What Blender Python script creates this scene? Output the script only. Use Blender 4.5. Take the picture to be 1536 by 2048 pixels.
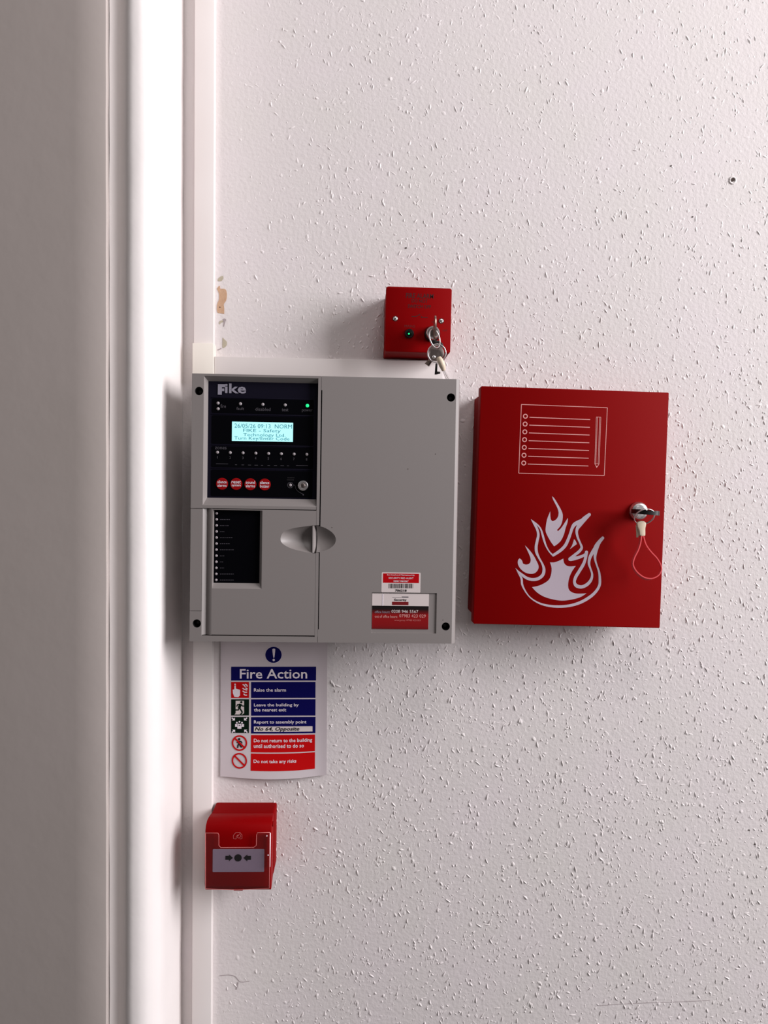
import bpy, bmesh, math, random
import numpy as np
from mathutils import Vector, Matrix
from mathutils.geometry import tessellate_polygon

for o in list(bpy.data.objects):
    bpy.data.objects.remove(o, do_unlink=True)
scene = bpy.context.scene
C = scene.collection

# ------------------------------------------------------------------ camera
F_PX, CX, CY, DIST, ZC = 1538.0, 768.0, 1024.0, 1.09, 1.5
YAW, PITCH, ROLL = math.radians(2.107), math.radians(-1.516), math.radians(0.529)
_f = Vector((math.sin(YAW)*math.cos(PITCH), math.cos(YAW)*math.cos(PITCH), math.sin(PITCH)))
_r0 = Vector((math.cos(YAW), -math.sin(YAW), 0)); _u0 = _r0.cross(_f)
RIGHT = math.cos(ROLL)*_r0 + math.sin(ROLL)*_u0
UP = -math.sin(ROLL)*_r0 + math.cos(ROLL)*_u0
FWD = _f
cam_d = bpy.data.cameras.new('camera'); cam = bpy.data.objects.new('camera', cam_d); C.objects.link(cam)
cam_d.sensor_fit = 'VERTICAL'; cam_d.sensor_height = 36.0; cam_d.lens = F_PX/2048*36.0
cam_d.clip_start = 0.01; cam_d.clip_end = 50
cam.matrix_world = Matrix(((RIGHT.x, UP.x, -FWD.x, 0), (RIGHT.y, UP.y, -FWD.y, -DIST), (RIGHT.z, UP.z, -FWD.z, ZC), (0, 0, 0, 1)))
scene.camera = cam

# ------------------------------------------------------------------ world, window light, exposure
world = bpy.data.worlds.new('world'); scene.world = world; world.use_nodes = True
bg = world.node_tree.nodes['Background']
bg.inputs['Color'].default_value = (1.0, 0.93, 0.92, 1); bg.inputs['Strength'].default_value = 0.10

def area(name, loc, target, sx, sy, power, color):
    l = bpy.data.lights.new(name, 'AREA'); l.shape = 'RECTANGLE'; l.size = sx; l.size_y = sy
    l.energy = power; l.color = color
    o = bpy.data.objects.new(name, l); C.objects.link(o); o.location = loc
    o.rotation_euler = (Vector(target)-Vector(loc)).to_track_quat('-Z', 'Y').to_euler()
    return o
area('window_light', (3.1, -1.45, 2.5), (0, 0, 1.6), 1.9, 2.1, 180, (1.0, 0.965, 0.985))
area('overhead_fill', (0.35, -1.15, 3.05), (0.35, -0.6, 1.5), 0.6, 0.6, 7, (1.0, 0.94, 0.93))  # overhead fill added so the wall brightens towards its top

vs = scene.view_settings
vs.view_transform = 'Standard'; vs.look = 'None'; vs.gamma = 1.0; vs.exposure = 0.0; vs.use_curve_mapping = False

# ------------------------------------------------------------------ helpers
def lin(c):
    c = c/255.0
    return c/12.92 if c <= 0.04045 else ((c+0.055)/1.055)**2.4

def material(name, rgb, rough=0.5, metal=0.0, bump=0.0, scale=200.0, mottle=0.0, mscale=6.0, emit=None, estr=1.0, spec=0.5, dist=0.001, second=None):
    m = bpy.data.materials.new(name); m.use_nodes = True
    nt = m.node_tree; b = nt.nodes['Principled BSDF']
    col = tuple(lin(x) for x in rgb)+(1,)
    b.inputs['Base Color'].default_value = col
    b.inputs['Roughness'].default_value = rough; b.inputs['Metallic'].default_value = metal
    b.inputs['Specular IOR Level'].default_value = spec
    tc = nt.nodes.new('ShaderNodeTexCoord')
    if bump:
        n = nt.nodes.new('ShaderNodeTexNoise'); n.inputs['Scale'].default_value = scale; n.inputs['Detail'].default_value = 3
        nt.links.new(tc.outputs['Object'], n.inputs['Vector'])
        bp = nt.nodes.new('ShaderNodeBump'); bp.inputs['Strength'].default_value = bump; bp.inputs['Distance'].default_value = dist
        nt.links.new(n.outputs['Fac'], bp.inputs['Height']); nt.links.new(bp.outputs['Normal'], b.inputs['Normal'])
    # gentle colour variation of the paint or plastic itself
    n2 = nt.nodes.new('ShaderNodeTexNoise'); n2.inputs['Scale'].default_value = mscale; n2.inputs['Detail'].default_value = 2
    nt.links.new(tc.outputs['Object'], n2.inputs['Vector'])
    mx = nt.nodes.new('ShaderNodeMix'); mx.data_type = 'RGBA'
    k = 1-mottle
    c2 = tuple(lin(x) for x in second)+(1,) if second else tuple(x*k for x in col[:3])+(1,)
    mx.inputs['A'].default_value = col; mx.inputs['B'].default_value = c2
    if mottle or second: nt.links.new(n2.outputs['Fac'], mx.inputs['Factor'])
    else: mx.inputs['Factor'].default_value = 0.0
    nt.links.new(mx.outputs['Result'], b.inputs['Base Color'])
    if emit:
        b.inputs['Emission Color'].default_value = tuple(lin(x) for x in emit)+(1,); b.inputs['Emission Strength'].default_value = estr
    return m

M = {}
M['wall'] = material('wall_paint', (228, 219, 222), 0.7, spec=.25, bump=0.4, scale=190, dist=0.0016, second=(222, 218, 214), mscale=9)
M['chip'] = material('woodchip_paint', (234, 225, 228), 0.6, second=(228, 224, 220), mscale=9, spec=.35)
M['gloss'] = material('gloss_white_paint', (246, 240, 238), 0.32, bump=0.12, scale=45, dist=0.003, mottle=0.03, mscale=12)
M['door'] = material('door_paint', (205, 194, 190), 0.4, bump=0.1, scale=25, dist=0.004, second=(196, 186, 180), mscale=4)
M['trunk'] = material('trunking_plastic', (236, 230, 228), 0.4, second=(228, 220, 217), mscale=10, bump=.05, scale=60)
M['cream'] = material('cream_plastic', (233, 227, 217), 0.4, mottle=0.03, mscale=14)
M['grey'] = material('panel_grey', (139, 132, 130), 0.5, spec=.9, bump=0.08, scale=1500, dist=0.0003, mottle=0.03, mscale=8)
M['grey2'] = material('panel_grey_dark', (132, 124, 124), 0.5, mottle=0.04, mscale=8)
M['hole'] = material('black_recess', (8, 7, 7), 0.8)
M['navy'] = material('fascia_navy', (20, 18, 32), 0.6, spec=.08, mottle=.1, mscale=20)
M['black'] = material('fascia_black', (3, 3, 7), 0.6, spec=.05, mottle=.1, mscale=30)
M['logo'] = material('logo_grey', (150, 146, 160), 0.5)
M['ledgrey'] = material('led_clear', (168, 160, 164), 0.3)
M['ledgreen'] = material('led_green', (20, 200, 120), 0.3, emit=(40, 255, 150), estr=0.9)
M['dim'] = material('dim_print', (84, 80, 88), 0.5)
M['faint'] = material('faint_print', (46, 42, 46), 0.5)
M['lcd'] = material('lcd_glow', (150, 200, 205), 0.3, emit=(163, 236, 240), estr=0.93)
M['lcdtext'] = material('lcd_text', (40, 80, 95), 0.4, emit=(80, 150, 165), estr=0.5)
M['btn'] = material('button_red', (150, 8, 12), 0.6, spec=.1)
M['white'] = material('print_white', (238, 228, 236), 0.5)
M['red'] = material('red_plastic', (138, 0, 3), 0.55, spec=.06, mottle=.05, mscale=20, bump=.05, scale=900, dist=.0003)
M['redbox'] = material('red_back_box', (128, 0, 3), 0.6, spec=.04, mottle=.05, mscale=20)
M['redmetal'] = material('red_powder_coat', (132, 0, 1), 0.6, mottle=.05, mscale=7, bump=.12, scale=1800, dist=.0002, spec=.06)
M['darkprint'] = material('dark_print', (52, 4, 6), 0.5)
M['midprint'] = material('worn_print', (96, 6, 9), 0.5)
M['pinkline'] = material('screen_print_white', (226, 160, 156), 0.5)
M['vinyl'] = material('vinyl_white', (196, 182, 194), 0.45, mottle=.03, mscale=30)
M['chrome'] = material('chrome', (238, 235, 235), 0.34, metal=1.0, mottle=.05, mscale=200)
M['steel'] = material('brushed_steel', (150, 138, 134), 0.38, metal=1.0, bump=.1, scale=700, dist=.0003)
M['brass'] = material('nickel_key', (170, 150, 140), 0.35, metal=0.9)
M['blackplastic'] = material('black_plastic', (14, 12, 12), 0.4)
M['ivory'] = material('ivory_plastic', (226, 208, 184), 0.45, mottle=.06, mscale=60)
M['strapwhite'] = material('white_strap', (232, 222, 220), 0.35)
M['paper'] = material('laminated_paper', (214, 204, 208), 0.38, mottle=.04, mscale=14)
M['blue'] = material('sign_blue', (8, 6, 84), 0.6, spec=.1)
M['signred'] = material('sign_red', (196, 8, 12), 0.6, spec=.1)
M['green'] = material('sign_green', (4, 26, 14), 0.6, spec=.1)
M['ink'] = material('ink_black', (10, 10, 14), 0.5)
M['label'] = material('label_white', (224, 212, 210), 0.5, mottle=.03, mscale=50)
M['labelred'] = material('label_red', (184, 3, 14), 0.6, spec=.1)
M['maroon'] = material('label_maroon', (120, 10, 18), 0.45)
M['element'] = material('call_element', (166, 152, 174), 0.5, mottle=.05, mscale=40)
M['tan'] = material('bare_plaster', (205, 172, 142), 0.85, second=(190, 150, 120), mscale=160, bump=.3, scale=700)
M['olive'] = material('old_paint', (196, 188, 168), 0.8, second=(170, 160, 138), mscale=200, bump=.3, scale=700)
M['dirt'] = material('dirt', (62, 50, 44), 0.9)
M['scuff'] = material('scuff', (168, 156, 158), 0.9)

def clear_mat(name, tint, refl=0.12, rough=0.05):
    m = bpy.data.materials.new(name); m.use_nodes = True; nt = m.node_tree
    nt.nodes.remove(nt.nodes['Principled BSDF']); out = nt.nodes['Material Output']
    t = nt.nodes.new('ShaderNodeBsdfTransparent'); t.inputs['Color'].default_value = tint+(1,)
    g = nt.nodes.new('ShaderNodeBsdfGlossy'); g.inputs['Roughness'].default_value = rough
    fr = nt.nodes.new('ShaderNodeLayerWeight'); fr.inputs['Blend'].default_value = 0.5
    pw = nt.nodes.new('ShaderNodeMath'); pw.operation = 'POWER'; pw.inputs[1].default_value = 4.0
    ad = nt.nodes.new('ShaderNodeMath'); ad.operation = 'MULTIPLY_ADD'; ad.inputs[1].default_value = 0.6; ad.inputs[2].default_value = refl*.35
    nt.links.new(fr.outputs['Facing'], pw.inputs[0])
    mx = nt.nodes.new('ShaderNodeMixShader')
    nt.links.new(pw.outputs[0], ad.inputs[0]); nt.links.new(ad.outputs[0], mx.inputs[0])
    nt.links.new(t.outputs[0], mx.inputs[1]); nt.links.new(g.outputs[0], mx.inputs[2]); nt.links.new(mx.outputs[0], out.inputs[0])
    return m
M['clear'] = clear_mat('clear_plastic', (0.93, 0.91, 0.91))
M['rim'] = material('edge_glint_print', (214, 120, 118), 0.2)  # pale pink for painted glints on the cover edges, also some print
def strap_mat():
    m = material('red_clear_strap', (235, 96, 100), 0.2); b = m.node_tree.nodes['Principled BSDF']
    b.inputs['Transmission Weight'].default_value = 0.0
    return m
M['strapred'] = strap_mat()
def card_mat():   # printed black-to-red band of the service card
    m = material('card_print', (180, 10, 14), 0.4); nt = m.node_tree; b = nt.nodes['Principled BSDF']
    tc = nt.nodes.new('ShaderNodeTexCoord'); sp = nt.nodes.new('ShaderNodeSeparateXYZ'); rp = nt.nodes.new('ShaderNodeValToRGB')
    nt.links.new(tc.outputs['Generated'], sp.inputs[0]); nt.links.new(sp.outputs['Y'], rp.inputs[0]); nt.links.new(rp.outputs[0], b.inputs['Base Color'])
    e = rp.color_ramp.elements; e[0].position = 0.0; e[0].color = (0.16, .001, .003, 1); e[1].position = 1.0; e[1].color = (.003, .002, .002, 1)
    for p, c in ((0.15, (.24, .001, .003, 1)), (0.6, (.30, .001, .003, 1)), (0.72, (.12, .001, .003, 1)), (.85, (.008, .002, .002, 1))):
        x = e.new(p); x.color = c
    return m
M['card'] = card_mat()

def tag(o, label, cat, group=None, kind=None):
    o['label'] = label; o['category'] = cat
    if group: o['group'] = group
    if kind: o['kind'] = kind
    return o

def wp(px, py, d):
    """point of the place seen at photo pixel (px,py) on the vertical plane d metres in front of the wall"""
    v = FWD + RIGHT*((px-CX)/F_PX) + UP*((CY-py)/F_PX)
    t = (DIST-d)/v.y
    return Vector((v.x*t, -d, ZC+v.z*t))

class Frame:
    """a wall-mounted thing: x right, y up, z out of the wall"""
    def __init__(self, name, x, z, tilt, label, cat, y=0.0):
        self.x, self.z, self.t = x, z, tilt; self.ct, self.st = math.cos(tilt), math.sin(tilt)
        o = bpy.data.objects.new(name, None); C.objects.link(o); o.empty_display_size = 0.02
        o.matrix_world = Matrix(((self.ct, -self.st, 0, x), (0, 0, -1, -y), (self.st, self.ct, 0, z), (0, 0, 0, 1)))
        self.o = o; tag(o, label, cat)
    def L(self, px, py, w):
        p = wp(px, py, w); dx, dz = p.x-self.x, p.z-self.z
        return (dx*self.ct+dz*self.st, -dx*self.st+dz*self.ct)
    def P(self, pts, w): return [self.L(a, b, w) for a, b in pts]
    def R(self, x0, y0, x1, y1, w):
        """rectangle (u0,v0,u1,v1) of a px box"""
        cx, cy = (x0+x1)/2, (y0+y1)/2
        u0 = self.L(x0, cy, w)[0]; u1 = self.L(x1, cy, w)[0]; v1 = self.L(cx, y0, w)[1]; v0 = self.L(cx, y1, w)[1]
        return u0, v0, u1, v1

def catmull(pts, n=6, closed=False):
    pts = [Vector(p) for p in pts]; out = []; N = len(pts)
    for i in range(N if closed else N-1):
        if closed: p0, p1, p2, p3 = pts[i-1], pts[i], pts[(i+1) % N], pts[(i+2) % N]
        else: p0, p1, p2, p3 = pts[max(i-1, 0)], pts[i], pts[i+1], pts[min(i+2, N-1)]
        for k in range(n):
            t = k/n
            out.append(0.5*((2*p1)+(-p0+p2)*t+(2*p0-5*p1+4*p2-p3)*t*t+(-p0+3*p1-3*p2+p3)*t**3))
    if not closed: out.append(pts[-1])
    return out

def smooth_poly(pts, ang=55, n=4):
    """closed outline with curves between its sharp corners"""
    N = len(pts); V = [Vector(p) for p in pts]; corner = []
    for i in range(N):
        a = V[i]-V[i-1]; b = V[(i+1) % N]-V[i]
        if a.angle(b) > math.radians(ang): corner.append(i)
    if not corner: return catmull(V, n, True)
    out = []
    for j, c in enumerate(corner):
        e = corner[(j+1) % len(corner)]
        seg = [V[c]]; i = c
        while True:
            i = (i+1) % N; seg.append(V[i])
            if i == e: break
        out += catmull(seg, n)[:-1]
    return out

class MB:
    def __init__(self): self.v = []; self.f = []; self.k = 0
    def add(self, verts, faces):
        o = len(self.v); self.v += [tuple(p) for p in verts]; self.f += [tuple(i+o for i in f) for f in faces]; return self
    def box(self, u0, v0, u1, v1, w0, w1):
        return self.add([(u0, v0, w0), (u1, v0, w0), (u1, v1, w0), (u0, v1, w0), (u0, v0, w1), (u1, v0, w1), (u1, v1, w1), (u0, v1, w1)],
                        [(3, 2, 1, 0), (4, 5, 6, 7), (0, 1, 5, 4), (1, 2, 6, 5), (2, 3, 7, 6), (3, 0, 4, 7)])
    def plate(self, outer, holes=(), w0=0.0, w1=None, back=False):
        loops = [[Vector((p[0], p[1], 0)) for p in l] for l in [outer]+list(holes)]
        def sarea(l): return sum(l[i-1].x*l[i].y-l[i].x*l[i-1].y for i in range(len(l)))
        if sarea(loops[0]) < 0: loops[0].reverse()
        for h in loops[1:]:
            if sarea(h) > 0: h.reverse()
        flat = [p for l in loops for p in l]
        tris = tessellate_polygon(loops)
        if w1 is None: self.k += 1; w0 += self.k*1.5e-5
        top = w0 if w1 is None else w1
        fs = []
        for t in tris:
            a, b, c = (flat[i] for i in t)
            fs.append(tuple(t) if (b-a).cross(c-a).z > 0 else tuple(reversed(t)))
        self.add([(p.x, p.y, top) for p in flat], fs)
        if w1 is not None:
            for l in loops:
                n = len(l); vs_ = [(p.x, p.y, w1) for p in l]+[(p.x, p.y, w0) for p in l]
                self.add(vs_, [(i, i+n, (i+1) % n+n, (i+1) % n) for i in range(n)])
            if back: self.add([(p.x, p.y, w0) for p in flat], [tuple(reversed(f)) for f in fs])
        return self
    def disc(self, c, r, w0, w1=None, n=24, sy=1.0):
        return self.plate([(c[0]+r*math.cos(2*math.pi*i/n), c[1]+r*sy*math.sin(2*math.pi*i/n)) for i in range(n)], (), w0, w1)
    def annulus(self, c, r0, r1, w0, w1=None, n=28):
        ci = lambda r: [(c[0]+r*math.cos(2*math.pi*i/n), c[1]+r*math.sin(2*math.pi*i/n)) for i in range(n)]
        return self.plate(ci(r1), [ci(r0)], w0, w1)
    def lathe(self, c, prof, n=28):
        """prof = list of (radius, w) from the wall outward, about the axis through c"""
        vs_ = [(c[0]+r*math.cos(2*math.pi*i/n), c[1]+r*math.sin(2*math.pi*i/n), w) for r, w in prof for i in range(n)]
        fs = [(k*n+i, k*n+(i+1) % n, (k+1)*n+(i+1) % n, (k+1)*n+i) for k in range(len(prof)-1) for i in range(n)]
        fs.append(tuple((len(prof)-1)*n+i for i in range(n)))
        return self.add(vs_, fs)
    def tube(self, path, r, n=8, closed=False, flat=None):
        """round tube, or a ribbon section flat=(half width vector)"""
        P = [Vector(p) for p in path]; N = len(P); vs_ = []
        ref = Vector((0, 0, 1)); 
        for i in range(N):
            a = P[(i-1) % N] if closed or i > 0 else P[i]; b = P[(i+1) % N] if closed or i < N-1 else P[i]
            t = (b-a).normalized()
            x = t.cross(ref)
            if x.length < 1e-3: x = t.cross(Vector((1, 0, 0)))
            x.normalize(); y = t.cross(x)
            rr = r[i] if isinstance(r, (list, tuple)) else r
            for k in range(n):
                an = 2*math.pi*k/n; vs_.append(P[i]+x*(math.cos(an)*rr)+y*(math.sin(an)*rr))
        fs = [(i*n+k, i*n+(k+1) % n, ((i+1) % N)*n+(k+1) % n, ((i+1) % N)*n+k) for i in range(N if closed else N-1) for k in range(n)]
        if not closed: fs += [tuple(reversed(range(n))), tuple((N-1)*n+k for k in range(n))]
        return self.add(vs_, fs)
    def ribbon(self, path, hw, th):
        """band standing on edge: wide along z"""
        P = [Vector(p) for p in path]; N = len(P); vs_ = []
        for i in range(N):
            t = (P[min(i+1, N-1)]-P[max(i-1, 0)]).normalized(); x = t.cross(Vector((0, 0, 1))).normalized()
            w = hw[i] if isinstance(hw, list) else hw
            z = Vector((0, 0, 1))
            if isinstance(w, tuple): w, z = w
            vs_ += [P[i]-x*th-z*w, P[i]+x*th-z*w, P[i]+x*th+z*w, P[i]-x*th+z*w]
        fs = [(i*4+k, i*4+(k+1) % 4, i*4+4+(k+1) % 4, i*4+4+k) for i in range(N-1) for k in range(4)]+[(3, 2, 1, 0), tuple((N-1)*4+k for k in range(4))]
        return self.add(vs_, fs)
    def ring(self, c, r, th, ax1, ax2, n=40, m=7):
        a, b = Vector(ax1), Vector(ax2); c = Vector(c)
        return self.tube([c+a*(r*math.cos(2*math.pi*i/n))+b*(r*math.sin(2*math.pi*i/n)) for i in range(n)], th, m, True)
    def stroke(self, pts, width, w, smooth=True, n=5):
        """printed line of given width (one value or one per point)"""
        self.k += 1; w += self.k*1.5e-5
        ws = width if isinstance(width, (list, tuple)) else [width]*len(pts)
        P3 = [Vector((p[0], p[1], q)) for p, q in zip(pts, ws)]
        if smooth and len(P3) > 2: P3 = catmull(P3, n)
        N = len(P3); vs_ = []
        for i in range(N):
            t = (P3[min(i+1, N-1)]-P3[max(i-1, 0)]).to_2d()
            t = t.normalized() if t.length > 1e-9 else Vector((1, 0))
            nrm = Vector((-t.y, t.x))*(max(P3[i].z, 1e-5)/2); p = P3[i].to_2d()
            vs_ += [(p.x+nrm.x, p.y+nrm.y, w), (p.x-nrm.x, p.y-nrm.y, w)]
        return self.add(vs_, [(2*i, 2*i+1, 2*i+3, 2*i+2) for i in range(N-1)])
    def extrude_v(self, prof, v0, v1):
        """section (u,w) list swept along v"""
        n = len(prof)
        vs_ = [(u, v0, w) for u, w in prof]+[(u, v1, w) for u, w in prof]
        return self.add(vs_, [(i, i+1, n+i+1, n+i) for i in range(n-1)])
    def build(self, name, mat, parent=None, smooth=False, bevel=0.0, warp=None, seg=2, angle=None):
        me = bpy.data.meshes.new(name); v = self.v if warp is None else [warp(p) for p in self.v]
        me.from_pydata(v, [], self.f); me.materials.append(M[mat]); me.update()
        o = bpy.data.objects.new(name, me); C.objects.link(o)
        if parent is not None: o.parent = parent.o if isinstance(parent, Frame) else parent
        if smooth:
            me.polygons.foreach_set('use_smooth', [True]*len(me.polygons))
            bm = bmesh.new(); bm.from_mesh(me); bmesh.ops.remove_doubles(bm, verts=bm.verts, dist=1e-6)
            bmesh.ops.recalc_face_normals(bm, faces=bm.faces) if smooth == 'r' else None
            bm.to_mesh(me); bm.free()
            if angle: me.set_sharp_from_angle(angle=math.radians(angle))
        if bevel:
            bm = bmesh.new(); bm.from_mesh(me); bmesh.ops.remove_doubles(bm, verts=bm.verts, dist=1e-6)
            ed = [e for e in bm.edges if len(e.link_faces) == 2 and e.calc_face_angle(0) > 0.6]
            bmesh.ops.bevel(bm, geom=ed, offset=bevel, segments=seg, affect='EDGES', profile=0.5)
            bm.to_mesh(me); bm.free()
            me.polygons.foreach_set('use_smooth', [True]*len(me.polygons)); me.set_sharp_from_angle(angle=math.radians(40))
        return o

def text(fr, s, box, w, mat, parent=None, bold=0.0, shear=0.0, warp=None, name='lettering', keep=False):
    """lettering fitted into a photo-pixel box (x0,y0,x1,y1) on the thing's plane w"""
    cu = bpy.data.curves.new('t', 'FONT'); cu.body = s; cu.size = 1; cu.offset = bold; cu.shear = shear; cu.resolution_u = 2
    ob = bpy.data.objects.new('t', cu); C.objects.link(ob)
    me = bpy.data.meshes.new_from_object(ob.evaluated_get(bpy.context.evaluated_depsgraph_get()))
    bpy.data.objects.remove(ob, do_unlink=True); bpy.data.curves.remove(cu)
    co = np.empty(len(me.vertices)*3, np.float32); me.vertices.foreach_get('co', co); co = co.reshape(-1, 3)
    lo, hi = co.min(0), co.max(0)
    u0, v0, u1, v1 = fr.R(*box, w)
    sx = (u1-u0)/(hi[0]-lo[0]); sy = (v1-v0)/(hi[1]-lo[1])
    co[:, 0] = u0+(co[:, 0]-lo[0])*sx; co[:, 1] = v0+(co[:, 1]-lo[1])*sy; co[:, 2] = w
    if warp is not None: co = np.array([warp(p) for p in co], np.float32)
    me.vertices.foreach_set('co', co.astype(np.float32).ravel()); me.name = name; me.materials.clear(); me.materials.append(M[mat]); me.update()
    o = bpy.data.objects.new(name, me); C.objects.link(o); o.parent = parent if parent is not None else fr.o
    return o

def rrect(u0, v0, u1, v1, r, n=4):
    out = []
    for cx, cy, a in ((u1-r, v1-r, 0), (u0+r, v1-r, 90), (u0+r, v0+r, 180), (u1-r, v0+r, 270)):
        out += [(cx+r*math.cos(math.radians(a+90*i/n)), cy+r*math.sin(math.radians(a+90*i/n))) for i in range(n+1)]
    return out

# ================================================================== STRUCTURE
rng = random.Random(7)
WX0, WX1, WZ0, WZ1 = wp(365, 1024, 0).x, 0.95, ZC-0.95, ZC+0.95
wall = MB().add([(WX0, 0, WZ0), (WX1, 0, WZ0), (WX1, 0, WZ1), (WX0, 0, WZ1)], [(0, 1, 2, 3)])
wall.add([(WX0, .1, WZ0), (WX1, .1, WZ0), (WX1, .1, WZ1), (WX0, .1, WZ1)], [(3, 2, 1, 0)])
wall.add([(WX1, 0, WZ0), (WX1, .1, WZ0), (WX1, .1, WZ1), (WX1, 0, WZ1), (WX0, 0, WZ0), (WX0, .1, WZ0), (WX0, .1, WZ1), (WX0, 0, WZ1)],
         [(0, 1, 2, 3), (7, 6, 5, 4), (4, 5, 1, 0), (3, 2, 6, 7)])
wall_o = wall.build('wall_back', 'wall')
tag(wall_o, 'off-white painted woodchip wall behind the red and grey boxes', 'wall', kind='structure')

def woodchip():
    r = np.random.RandomState(11)
    xa, xb = -0.190, WX1-.01
    n1, n2 = 14500, 15000; n = n1+n2
    xs = r.uniform(xa, xb, n); zs = r.uniform(WZ0+.01, WZ1-.01, n)
    big = r.rand(n)
    ln = 0.0012+0.0033*big**1.7; wd = 0.0007+0.0007*r.rand(n); ht = 0.0004+0.0009*r.rand(n)*(0.5+0.5*big)
    ht[n1:] = 0.0002+0.0003*r.rand(n2); ln[n1:] = .0014+.0022*big[n1:]; wd[n1:] *= .75
    an = r.normal(math.pi/2, 0.42, n); rnd = r.rand(n) < 0.22; an[rnd] = r.uniform(0, math.pi, rnd.sum())
    drop = r.rand(n) < 0.12; wd[drop] *= 1.7; ln[drop] = wd[drop]*1.3
    # paint-filled, flatter paper beside the trunking
    near = np.clip((xs+0.19)/0.16, 0.0, 1); keep = r.rand(n) < (0.12+0.88*near)
    # behind the notice the paper lies flat
    s0, s1 = wp(436, 1270, 0), wp(660, 1560, 0)
    keep &= ~((xs > s0.x) & (xs < s1.x) & (zs < s0.z) & (zs > s1.z))
    # on the plaster patches
    p0, p1 = wp(430, 545, 0), wp(462, 705, 0)
    keep &= ~((xs < p1.x) & (zs < p0.z) & (zs > p1.z))
    up = np.clip((zs-(ZC-.25))/.8, 0, 1); keep &= r.rand(n) > .45*up; ht *= 1-.22*up
    idx = np.where(keep)[0]
    profA = [(1.25, -0.02), (0.98, 0.30), (0.60, 0.84), (0.25, 1.0)]; profB = [(1.25, -.02), (.9, .4), (.4, 1.0)]
    V = []; Fc = []
    base = 0
    for i in idx:
        ca, sa = math.cos(an[i]), math.sin(an[i])
        skew = r.uniform(-.25, .25); tp = r.uniform(.75, 1.1); jit = 1+.13*r.randn(8); top = r.uniform(.15, .4)
        prof, K = (profA, 8) if i < n1 else (profB, 6); J = len(prof)
        for pr, ph in prof:
            for k in range(K):
                a = 2*math.pi*k/K
                pj = pr*jit[k]; lx = math.cos(a)*pj*ln[i]; ly = math.sin(a)*pj*wd[i]*(1 if math.cos(a) < 0 else tp)+skew*lx*.4
                V.append((xs[i]+lx*ca-ly*sa, -ph*ht[i]*(1-top*math.cos(a+skew*9)*(ph > .5)), zs[i]+lx*sa+ly*ca))
        for j in range(J-1):
            for k in range(K):
                Fc.append((base+j*K+k, base+j*K+(k+1) % K, base+(j+1)*K+(k+1) % K, base+(j+1)*K+k))
        Fc.append(tuple(base+(J-1)*K+k for k in range(K)))
        base += J*K
    me = bpy.data.meshes.new('woodchip'); me.from_pydata(V, [], Fc); me.materials.append(M['chip'])
    me.polygons.foreach_set('use_smooth', [True]*len(me.polygons)); me.update()
    o = bpy.data.objects.new('woodchip', me); C.objects.link(o); o.parent = wall_o; o['kind'] = 'stuff'
woodchip()

# bare patches, specks and hairlines on the wall
def wall_patch(name, pts, mat, d=0.0004):
    m = MB(); P = [wp(x, y, 0) for x, y in smooth_poly(pts, 80, 3)]
    tmp = MB().plate([(p.x, p.z) for p in P], (), 0, d)
    m.add([(u, -w-0.00002, v) for u, v, w in tmp.v], tmp.f)
    return m.build(name, mat, wall_o)
def zz(ox, oy, s, pts): return [(ox+x/s, oy+y/s) for x, y in pts]
Q = lambda pts: zz(420, 540, 11.38, pts)
wall_patch('bare_patch', Q([(195, 190), (250, 145), (300, 140), (305, 190), (270, 245), (215, 258), (180, 240)]), 'olive')
wall_patch('bare_patch', Q([(165, 430), (200, 370), (225, 365), (235, 430), (330, 430), (375, 480), (385, 600), (365, 700), (315, 780), (325, 870), (325, 1000), (240, 985), (165, 955), (165, 780), (205, 680), (210, 560), (190, 490)]), 'tan')
wall_patch('bare_patch', Q([(205, 1200), (240, 1155), (290, 1150), (300, 1185), (255, 1200), (225, 1240)]), 'olive')
wall_patch('bare_patch', Q([(295, 1115), (340, 1105), (370, 1135), (350, 1180), (320, 1290), (305, 1280), (312, 1200)]), 'scuff')
wall_patch('bare_patch', Q([(290, 1540), (340, 1590), (385, 1640), (375, 1720), (320, 1770), (285, 1750)]), 'olive')
wall_patch('bare_patch', Q([(165, 1815), (250, 1780), (262, 1795), (180, 1832)]), 'scuff')
for x, y, r in ((440, 614.5, 1.1), (1342, 332, 1.4), (1385, 434, 1.3), (812, 496, 1.6), (1465, 360, 3.4), (1510, 1688, 1.4), (1498, 1660, 1.2), (1537, 872, 2), (1283, 843+600, 1.2)):
    wall_patch('speck', [(x+r*math.cos(a)*(1+.3*math.sin(3*a+x)), y+r*math.sin(a)) for a in [k*math.pi/4 for k in range(8)]], 'dirt', 0.0008)
m = MB(); p = wp(1465, 361, 0)
m.ring((p.x, -0.0003, p.z), 0.0045, 0.0012, (1, 0, 0), (0, 0, 1), 20, 6); m.build('plug_rim', 'chip', wall_o, smooth=True)
def hairline(pts, wpx, mat='scuff'):
    m = MB(); P = [wp(x, y, 0) for x, y in pts]
    t = MB().stroke([(q.x, q.z) for q in P], wpx/1411, 0.0003)
    m.add([(u, -w, v) for u, v, w in t.v], t.f); m.build('crack', mat, wall_o)
hairline(zz(430, 1900, 5.12, [(45, 262), (140, 255), (205, 270), (260, 325), (350, 318)]), 1.2)
hairline(zz(430, 1900, 5.12, [(235, 330), (225, 370), (215, 405)]), 2.4)
hairline([(1195, 2011), (1280, 2006), (1370, 2003), (1420, 2000)], .9)

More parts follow.
